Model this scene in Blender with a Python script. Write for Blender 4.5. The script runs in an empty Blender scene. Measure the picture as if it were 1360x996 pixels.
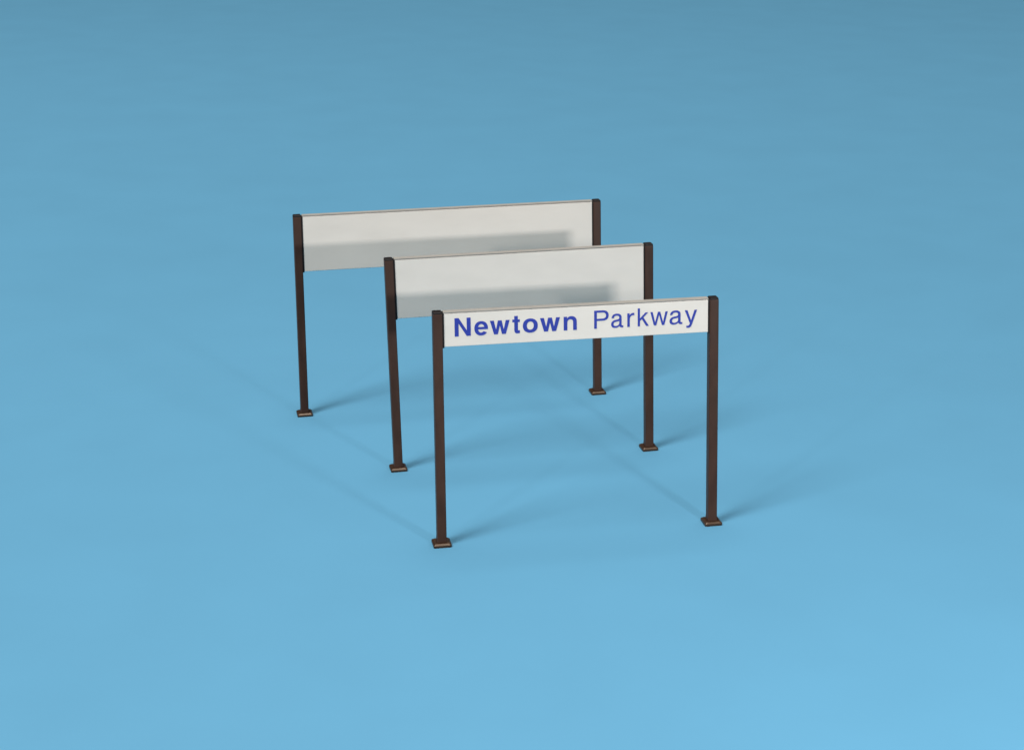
import bpy, bmesh, math, random
from mathutils import Vector, Matrix

random.seed(3)
scene = bpy.context.scene
col = scene.collection


# ------------------------------------------------------------------ materials
def lin(r, g, b):
    f = lambda c: (c / 12.92) if c <= 0.04045 else ((c + 0.055) / 1.055) ** 2.4
    return (f(r / 255), f(g / 255), f(b / 255), 1.0)


def material(name, color, rough=0.5, spec=0.5, var=0.0, scale=30.0, bump=0.0,
             bump_scale=120.0, rough_var=0.0, stretch=(1, 1, 1)):
    m = bpy.data.materials.new(name)
    m.use_nodes = True
    nt = m.node_tree
    b = nt.nodes["Principled BSDF"]
    b.inputs["Base Color"].default_value = color
    b.inputs["Roughness"].default_value = rough
    b.inputs["Specular IOR Level"].default_value = spec
    tc = nt.nodes.new("ShaderNodeTexCoord")
    mp = nt.nodes.new("ShaderNodeMapping")
    mp.inputs["Scale"].default_value = stretch
    nt.links.new(tc.outputs["Object"], mp.inputs["Vector"])
    if var or rough_var:
        n = nt.nodes.new("ShaderNodeTexNoise")
        n.inputs["Scale"].default_value = scale
        n.inputs["Detail"].default_value = 6
        nt.links.new(mp.outputs["Vector"], n.inputs["Vector"])
    if var:
        r = nt.nodes.new("ShaderNodeMapRange")
        r.inputs["From Min"].default_value = 0.3
        r.inputs["From Max"].default_value = 0.7
        r.inputs["To Min"].default_value = 1 - var
        r.inputs["To Max"].default_value = 1 + var
        nt.links.new(n.outputs["Fac"], r.inputs["Value"])
        v = nt.nodes.new("ShaderNodeVectorMath")
        v.operation = "SCALE"
        v.inputs[0].default_value = color[:3]
        nt.links.new(r.outputs["Result"], v.inputs["Scale"])
        nt.links.new(v.outputs["Vector"], b.inputs["Base Color"])
    if rough_var:
        r2 = nt.nodes.new("ShaderNodeMapRange")
        r2.inputs["From Min"].default_value = 0.3
        r2.inputs["From Max"].default_value = 0.7
        r2.inputs["To Min"].default_value = rough - rough_var
        r2.inputs["To Max"].default_value = rough + rough_var
        nt.links.new(n.outputs["Fac"], r2.inputs["Value"])
        nt.links.new(r2.outputs["Result"], b.inputs["Roughness"])
    if bump:
        n2 = nt.nodes.new("ShaderNodeTexNoise")
        n2.inputs["Scale"].default_value = bump_scale
        n2.inputs["Detail"].default_value = 4
        nt.links.new(mp.outputs["Vector"], n2.inputs["Vector"])
        bp = nt.nodes.new("ShaderNodeBump")
        bp.inputs["Strength"].default_value = bump
        bp.inputs["Distance"].default_value = 0.002
        nt.links.new(n2.outputs["Fac"], bp.inputs["Height"])
        nt.links.new(bp.outputs["Normal"], b.inputs["Normal"])
    return m


M_GROUND = material("blue_paper", (0.0590, 0.179, 0.278, 1), 0.9, 0.15, var=0.02,
                    scale=1.7, bump=0.15, bump_scale=60)
M_PANEL = material("white_plastic", (0.565, 0.515, 0.455, 1), 0.42, 0.4, var=0.03,
                   scale=5, rough_var=0.06, bump=0.06, bump_scale=25, stretch=(1, 1, 2.5))
M_BROWN = material("brown_plastic", (0.042, 0.0195, 0.0120, 1), 0.45, 0.18, var=0.16,
                   scale=22, rough_var=0.08, bump=0.12, bump_scale=90, stretch=(1, 1, 0.35))
M_PLATE_TINT = (1.0, 0.80, 0.62, 1)
M_BLACK = material("near_black_plastic", (0.008, 0.006, 0.006, 1), 0.55, 0.15, var=0.2, scale=40)  # near-black; on the post tops this colour stands in for shade
M_PLATE = material("dark_brown_plastic", (0.026, 0.0135, 0.008, 1), 0.36, 0.38, var=0.2,
                   scale=40, bump=0.15, bump_scale=120)
M_PLATE.node_tree.nodes["Principled BSDF"].inputs["Specular Tint"].default_value = M_PLATE_TINT
M_TOP_SHADE = material("panel_top_shade_grey", (0.20, 0.19, 0.172, 1), 0.5, 0.3, var=0.06, scale=12)  # shade on the panel tops, put into the colour
M_BLUE = material("blue_lettering_film", (0.013, 0.028, 0.245, 1), 0.5, 0.3, var=0.05, scale=20)


# ------------------------------------------------------------------ helpers
def link(name, bm, mat, parent, smooth=False):
    bmesh.ops.recalc_face_normals(bm, faces=bm.faces)
    me = bpy.data.meshes.new(name)
    bm.to_mesh(me)
    bm.free()
    me.materials.append(mat)
    o = bpy.data.objects.new(name, me)
    col.objects.link(o)
    o.parent = parent
    if smooth:
        for p in me.polygons:
            p.use_smooth = True
        wn = o.modifiers.new("weighted", "WEIGHTED_NORMAL")
        wn.keep_sharp = True
    return o


def box(bm, x0, x1, y0, y1, z0, z1, nz=1, nx=1):
    """box subdivided along x / z so that it can follow a lean"""
    vs = {}
    for i in range(nx + 1):
        for j in range(2):
            for k in range(nz + 1):
                vs[i, j, k] = bm.verts.new((x0 + (x1 - x0) * i / nx, (y0, y1)[j],
                                            z0 + (z1 - z0) * k / nz))
    for i in range(nx):
        for k in range(nz):
            for j in range(2):
                bm.faces.new((vs[i, j, k], vs[i + 1, j, k], vs[i + 1, j, k + 1], vs[i, j, k + 1]))
    for i in range(nx):
        for k in (0, nz):
            bm.faces.new((vs[i, 0, k], vs[i + 1, 0, k], vs[i + 1, 1, k], vs[i, 1, k]))
    for k in range(nz):
        for i in (0, nx):
            bm.faces.new((vs[i, 0, k], vs[i, 1, k], vs[i, 1, k + 1], vs[i, 0, k + 1]))
    bmesh.ops.recalc_face_normals(bm, faces=bm.faces)


def bevel_sharp(bm, w, seg=2):
    ed = [e for e in bm.edges if len(e.link_faces) == 2 and e.calc_face_angle(0) > 0.6]
    bmesh.ops.bevel(bm, geom=ed, offset=w, segments=seg, profile=0.6, affect="EDGES",
                    clamp_overlap=True)


# ------------------------------------------------------------------ lettering
def bez(start, *segs, n=10):
    pts = [start]
    for s in segs:
        if len(s) == 2 and not isinstance(s[0], tuple):
            pts.append(s)
        else:
            a, b, c, d = pts[-1], *s
            for i in range(1, n + 1):
                t = i / n
                u = 1 - t
                pts.append(tuple(u**3 * a[k] + 3 * u * u * t * b[k] + 3 * u * t * t * c[k] + t**3 * d[k]
                                 for k in (0, 1)))
    return pts


def arc(cx, cy, rx, ry, a0, a1, n=36, p=2.2):
    out = []
    for i in range(n + 1):
        a = math.radians(a0 + (a1 - a0) * i / n)
        c, s = math.cos(a), math.sin(a)
        out.append((cx + rx * math.copysign(abs(c) ** (2 / p), c),
                    cy + ry * math.copysign(abs(s) ** (2 / p), s)))
    return out


XH = 0.755
BOLD = {
    "N": [[(0, 0), (0, 1), (.215, 1), (.635, .31), (.635, 1), (.84, 1), (.84, 0), (.63, 0), (.205, .70), (.205, 0)]],
    "o": [arc(.41, .377, .41, .392, 0, 360)[:-1], arc(.41, .377, .19, .225, 0, 360)[:-1]],
    "e": [arc(.385, .377, .385, .392, -7, 0, 3) + arc(.385, .377, .385, .392, 0, 325, 40)[1:]
          + arc(.385, .377, .18, .232, 318, 192, 24),
          [(.205, .45), (.565, .45)] + arc(.385, .377, .18, .232, 22, 158, 20)],
    "w": [[(0, XH), (.215, XH), (.335, .25), (.445, XH), (.655, XH), (.765, .25), (.885, XH), (1.10, XH),
           (.88, 0), (.665, 0), (.55, .48), (.435, 0), (.22, 0)]],
    "t": [bez((.11, .61), (.11, .19), ((.11, .03), (.18, -.012), (.29, -.012)), (.42, .002), (.42, .155),
              (.36, .152), ((.32, .152), (.31, .17), (.31, .21)), (.31, .61), (.42, .61), (.42, XH),
              (.31, XH), (.31, .95), (.11, .95), (.11, XH), (0, XH), (0, .61))],
    "n": [bez((0, 0), (0, XH), (.19, XH), (.19, .655), ((.25, .74), (.33, .775), (.44, .775)),
              ((.63, .775), (.74, .66), (.74, .47)), (.74, 0), (.535, 0), (.535, .43),
              ((.535, .545), (.475, .605), (.38, .605)), ((.28, .605), (.205, .54), (.205, .42)), (.205, 0))],
}
THIN = {
    "P": [bez((0, 0), (0, 1), (.42, 1), ((.62, 1), (.72, .89), (.72, .72)), ((.72, .54), (.61, .43), (.42, .43)),
              (.13, .43), (.13, 0)),
          bez((.13, .545), (.13, .885), (.40, .885), ((.53, .885), (.59, .82), (.59, .715)),
              ((.59, .61), (.53, .545), (.40, .545)))],
    "a": [bez((.025, .53), ((.04, .69), (.14, .775), (.31, .775)), ((.48, .775), (.57, .70), (.57, .57)),
              (.57, .16), ((.57, .11), (.60, .095), (.665, .105)), (.665, .008),
              ((.56, -.025), (.47, -.005), (.455, .085)), ((.39, .015), (.31, -.015), (.22, -.015)),
              ((.08, -.015), (0, .06), (0, .19)), ((0, .33), (.09, .41), (.26, .435)),
              ((.39, .455), (.445, .465), (.445, .54)), ((.445, .63), (.40, .665), (.30, .665)),
              ((.20, .665), (.155, .62), (.145, .53))),
          bez((.445, .375), ((.41, .345), (.36, .345), (.27, .33)), ((.17, .315), (.13, .27), (.13, .20)),
              ((.13, .13), (.17, .09), (.245, .09)), ((.36, .09), (.445, .16), (.445, .25)))],
    "r": [bez((0, 0), (0, XH), (.118, XH), (.118, .635), ((.165, .735), (.25, .785), (.37, .768)), (.37, .645),
              ((.22, .665), (.128, .58), (.128, .42)), (.128, 0))],
    "k": [[(0, 0), (0, 1), (.122, 1), (.122, .435), (.425, XH), (.58, XH), (.315, .485), (.62, 0), (.468, 0),
           (.228, .395), (.122, .29), (.122, 0)]],
    "w": [[(0, XH), (.13, XH), (.265, .165), (.425, XH), (.555, XH), (.715, .165), (.85, XH), (.98, XH),
           (.785, 0), (.65, 0), (.49, .59), (.33, 0), (.195, 0)]],
    "y": [bez((0, XH), (.138, XH), (.328, .18), (.505, XH), (.64, XH), (.375, -.05),
              ((.325, -.19), (.275, -.235), (.175, -.235)), (.085, -.222), (.085, -.112), (.15, -.118),
              ((.21, -.118), (.235, -.085), (.258, -.01)), (.265, .02))],
}
# glyph, left edge, right edge (distance along the board from its middle)
WORD_BOLD = [("N", -.5075, -.4422), ("e", -.4271, -.3717), ("w", -.3633, -.2826), ("t", -.2715, -.2408),
             ("o", -.2283, -.1667), ("w", -.1574, -.0745), ("n", -.0592, -.0049)]
WORD_THIN = [("P", .0681, .1288), ("a", .1391, .1902), ("r", .2073, .2366), ("k", .2512, .2984),
             ("w", .3047, .3783), ("a", .3859, .4406), ("y", .4508, .5033)]
BASELINE, CAP = 0.8960, 0.0755


def word_mesh(glyphs, table, y):
    bm = bmesh.new()
    for g, x0, x1 in glyphs:
        cu = bpy.data.curves.new("glyph", "CURVE")
        cu.dimensions = "2D"
        cu.fill_mode = "BOTH"
        cu.extrude = 0.0008
        conts = table[g]
        xs = [p[0] for c in conts for p in c]
        lo, hi = min(xs), max(xs)
        for c in conts:
            sp = cu.splines.new("POLY")
            sp.points.add(len(c) - 1)
            for q, p in zip(sp.points, c):
                q.co = (x0 + (p[0] - lo) / (hi - lo) * (x1 - x0), BASELINE + p[1] * CAP, 0, 1)
            sp.use_cyclic_u = True
        ob = bpy.data.objects.new("glyph", cu)
        me = bpy.data.meshes.new_from_object(ob)
        n0 = len(bm.verts)
        bm.from_mesh(me)
        bm.verts.ensure_lookup_table()
        for v in bm.verts[n0:]:
            X, Z, Y = v.co
            v.co = (X, y - Y, Z)
        bpy.data.objects.remove(ob)
        bpy.data.curves.remove(cu)
        bpy.data.meshes.remove(me)
    return bm


# ------------------------------------------------------------------ a sign
W, DP = 0.0385, 0.040            # post width and depth
PLATE, PLATE_T = 0.0755, 0.0155


def make_sign(label, x, y, yaw, L, lean_l, lean_r, tip, drop, low_l, low_r, words=False):
    root = bpy.data.objects.new("station_sign", None)
    col.objects.link(root)
    root.location = (x, y, 0)
    root.rotation_euler = (0, 0, yaw)
    root.empty_display_size = 0.1
    root["label"] = label
    root["category"] = "sign"
    root["group"] = "model station signs on a blue sheet"

    def lean(bm):               # hand-glued: the posts are not quite plumb
        for v in bm.verts:
            t = (v.co.x + L / 2) / L
            a = lean_l * (1 - t) + lean_r * t
            z = max(0.0, v.co.z - PLATE_T)
            v.co.z -= (low_l * (1 - t) + low_r * t) * z
            v.co.x -= math.sin(a) * z
            v.co.y -= math.sin(tip) * z
    TOP = 1.0
    pb = TOP - drop             # lower edge of the panel
    for s in (-1, 1):
        cx = s * L / 2
        # post: a bar of rounded section, flared a little where it is glued to the plate
        bm = bmesh.new()
        box(bm, cx - W / 2, cx + W / 2, 0, DP, PLATE_T - 0.002, TOP - 0.0062, nz=12)
        for v in bm.verts:
            if v.co.z < PLATE_T + 0.02:
                v.co.x = cx + (v.co.x - cx) * 1.10
                v.co.y = DP / 2 + (v.co.y - DP / 2) * 1.06
        zs = sorted({round(v.co.z, 5) for v in bm.verts})
        for v in bm.verts:
            if abs(v.co.z - zs[1]) < 1e-4:
                v.co.z = 0.038
        bevel_sharp(bm, 0.0048, 3)
        lean(bm)
        post = link("post", bm, M_BROWN, root, True)
        # top of the post as its own block, near-black to paint in shade
        bm = bmesh.new()
        box(bm, cx - W / 2 + 0.0004, cx + W / 2 - 0.0004, 0.0004, DP - 0.0004, TOP - 0.0125, TOP)
        bevel_sharp(bm, 0.0058, 4)
        lean(bm)
        link("post_top_shade", bm, M_BLACK, post, True)
        # channel on the inner side that grips the end of the panel
        bm = bmesh.new()
        xi = cx - s * (W / 2 - 0.002)
        xo = cx - s * (W / 2 + 0.0065)
        box(bm, min(xi, xo), max(xi, xo), 0.0035, DP - 0.003, pb - 0.004, TOP - 0.006, nz=4)
        bevel_sharp(bm, 0.0016, 2)
        lean(bm)
        link("panel_channel", bm, M_BLACK, post, True)
        # foot plate with a wide chamfer
        bm = bmesh.new()
        h = PLATE / 2
        cy = DP / 2
        ch = 0.0055
        rings = []
        for (k, z) in ((h, 0.0005), (h, PLATE_T - ch), (h - 0.0078, PLATE_T)):
            c = 0.006 if k == h else 0.004
            pts = []
            for sx, sy in ((1, 1), (-1, 1), (-1, -1), (1, -1)):
                a = (cx + sx * (k - c), cy + sy * k)
                b = (cx + sx * k, cy + sy * (k - c))
                m_ = (cx + sx * (k - c * .3), cy + sy * (k - c * .3))
                pts += [b, m_, a] if sx * sy > 0 else [a, m_, b]
            rings.append([bm.verts.new((px, py, z)) for px, py in pts])
        n = len(rings[0])
        for r0, r1 in zip(rings, rings[1:]):
            for i in range(n):
                bm.faces.new((r0[i], r0[(i + 1) % n], r1[(i + 1) % n], r1[i]))
        bm.faces.new(rings[0][::-1])
        bm.faces.new(rings[-1])
        link("base_plate", bm, M_PLATE, post)
    # panel: thick white plastic board between the two channels
    bm = bmesh.new()
    e = L / 2 - W / 2 - 0.0045
    box(bm, -e, e, 0.006, 0.034, pb, TOP - 0.0075, nx=16)
    bevel_sharp(bm, 0.003, 2)
    lean(bm)
    panel = link("panel", bm, M_PANEL, root, True)
    # top edge of the panel, coloured grey to paint in its shade
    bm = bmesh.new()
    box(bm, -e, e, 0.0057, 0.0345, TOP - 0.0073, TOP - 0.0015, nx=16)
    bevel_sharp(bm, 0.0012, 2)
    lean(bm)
    link("panel_top_shade", bm, M_TOP_SHADE, panel, True)
    if words:
        for name, gl, tb in (("bold_lettering", WORD_BOLD, BOLD), ("thin_lettering", WORD_THIN, THIN)):
            bm = word_mesh(gl, tb, 0.0058)
            lean(bm)
            link(name, bm, M_BLUE, panel)
    return root


make_sign("white station sign lettered Newtown Parkway in blue, on two dark brown posts",
          .2803, 6.5795, math.radians(10.869), 1.1522, .00267, .02565, -.01939, .1455, .0055, .0095, True)
make_sign("blank white sign on brown posts standing directly behind the lettered sign",
          .0656, 7.4097, math.radians(12.398), 1.1853, .02299, .02945, .0005, .277, .006, .006)
make_sign("longest blank white sign on brown posts, rearmost of the three signs",
          -.2897, 8.1497, math.radians(12.239), 1.4937, -.00658, .00802, -.05606, .276, .004, .004)

# ------------------------------------------------------------------ the blue sheet
bm = bmesh.new()
bmesh.ops.create_grid(bm, x_segments=8, y_segments=8, size=60)
ground = link("ground", bm, M_GROUND, None)
ground.location = (0, 20, 0)
ground["kind"] = "structure"
ground["label"] = "plain light blue paper sheet under the signs"


# ------------------------------------------------------------------ lamps
def lamp(name, target, az, el, dist, size, power, color=(1, 1, 1), size_y=None):
    """az: the way the light travels, degrees from +Y towards +X; el: height of the lamp"""
    a, e = math.radians(az), math.radians(el)
    d = Vector((math.sin(a) * math.cos(e), math.cos(a) * math.cos(e), -math.sin(e)))
    li = bpy.data.lights.new(name, "AREA")
    li.shape = "RECTANGLE" if size_y else "DISK"
    li.size = size
    if size_y:
        li.size_y = size_y
    li.energy = power * math.pi ** 2 * dist ** 2
    li.color = color
    o = bpy.data.objects.new(name, li)
    col.objects.link(o)
    o.location = Vector(target) - d * dist
    o.rotation_euler = d.to_track_quat("-Z", "Y").to_euler()
    return o


T = (0.1, 7.4, 0.9)
lamp("key_lamp", T, -29.4, 10.4, 6.0, 0.43, 0.56, (1.0, 0.98, 0.98), size_y=0.2)
lamp("second_lamp", T, 29.5, 11.0, 11.0, 0.5, 0.20, (1.0, 0.98, 0.97))
lamp("added_shadow_strip", (0.1, 7.4, 0), 49, 59, 40.0, 8.0, 1.4, (1.0, 0.97, 0.93), size_y=27.0)  # added source, tall and narrow so the posts cast fading ground shadows
lamp("added_overhead_fill", (0.1, 17.0, 0), 0, 89, 90.0, 43.0, 1.1, (1.0, 0.97, 0.93))  # added fill that lifts the ground and weakens the key's shadows there

w = bpy.data.worlds.new("World")
scene.world = w
w.use_nodes = True
w.node_tree.nodes["Background"].inputs["Color"].default_value = (1.0, 0.96, 0.9, 1)
w.node_tree.nodes["Background"].inputs["Strength"].default_value = 0.03

# ------------------------------------------------------------------ camera
cam = bpy.data.cameras.new("camera")
cam.sensor_fit = "HORIZONTAL"
cam.sensor_width = 36
cam.lens = 2300 / 1360 * 36
cam.clip_start = 0.1
cam.clip_end = 500
co = bpy.data.objects.new("camera", cam)
col.objects.link(co)
co.location = (0, 0, 3.0005)
co.rotation_euler = (math.radians(90 - 19.234), 0, 0)
scene.camera = co

scene.view_settings.view_transform = "Standard"
scene.view_settings.look = "None"
scene.view_settings.exposure = 0
scene.view_settings.gamma = 1
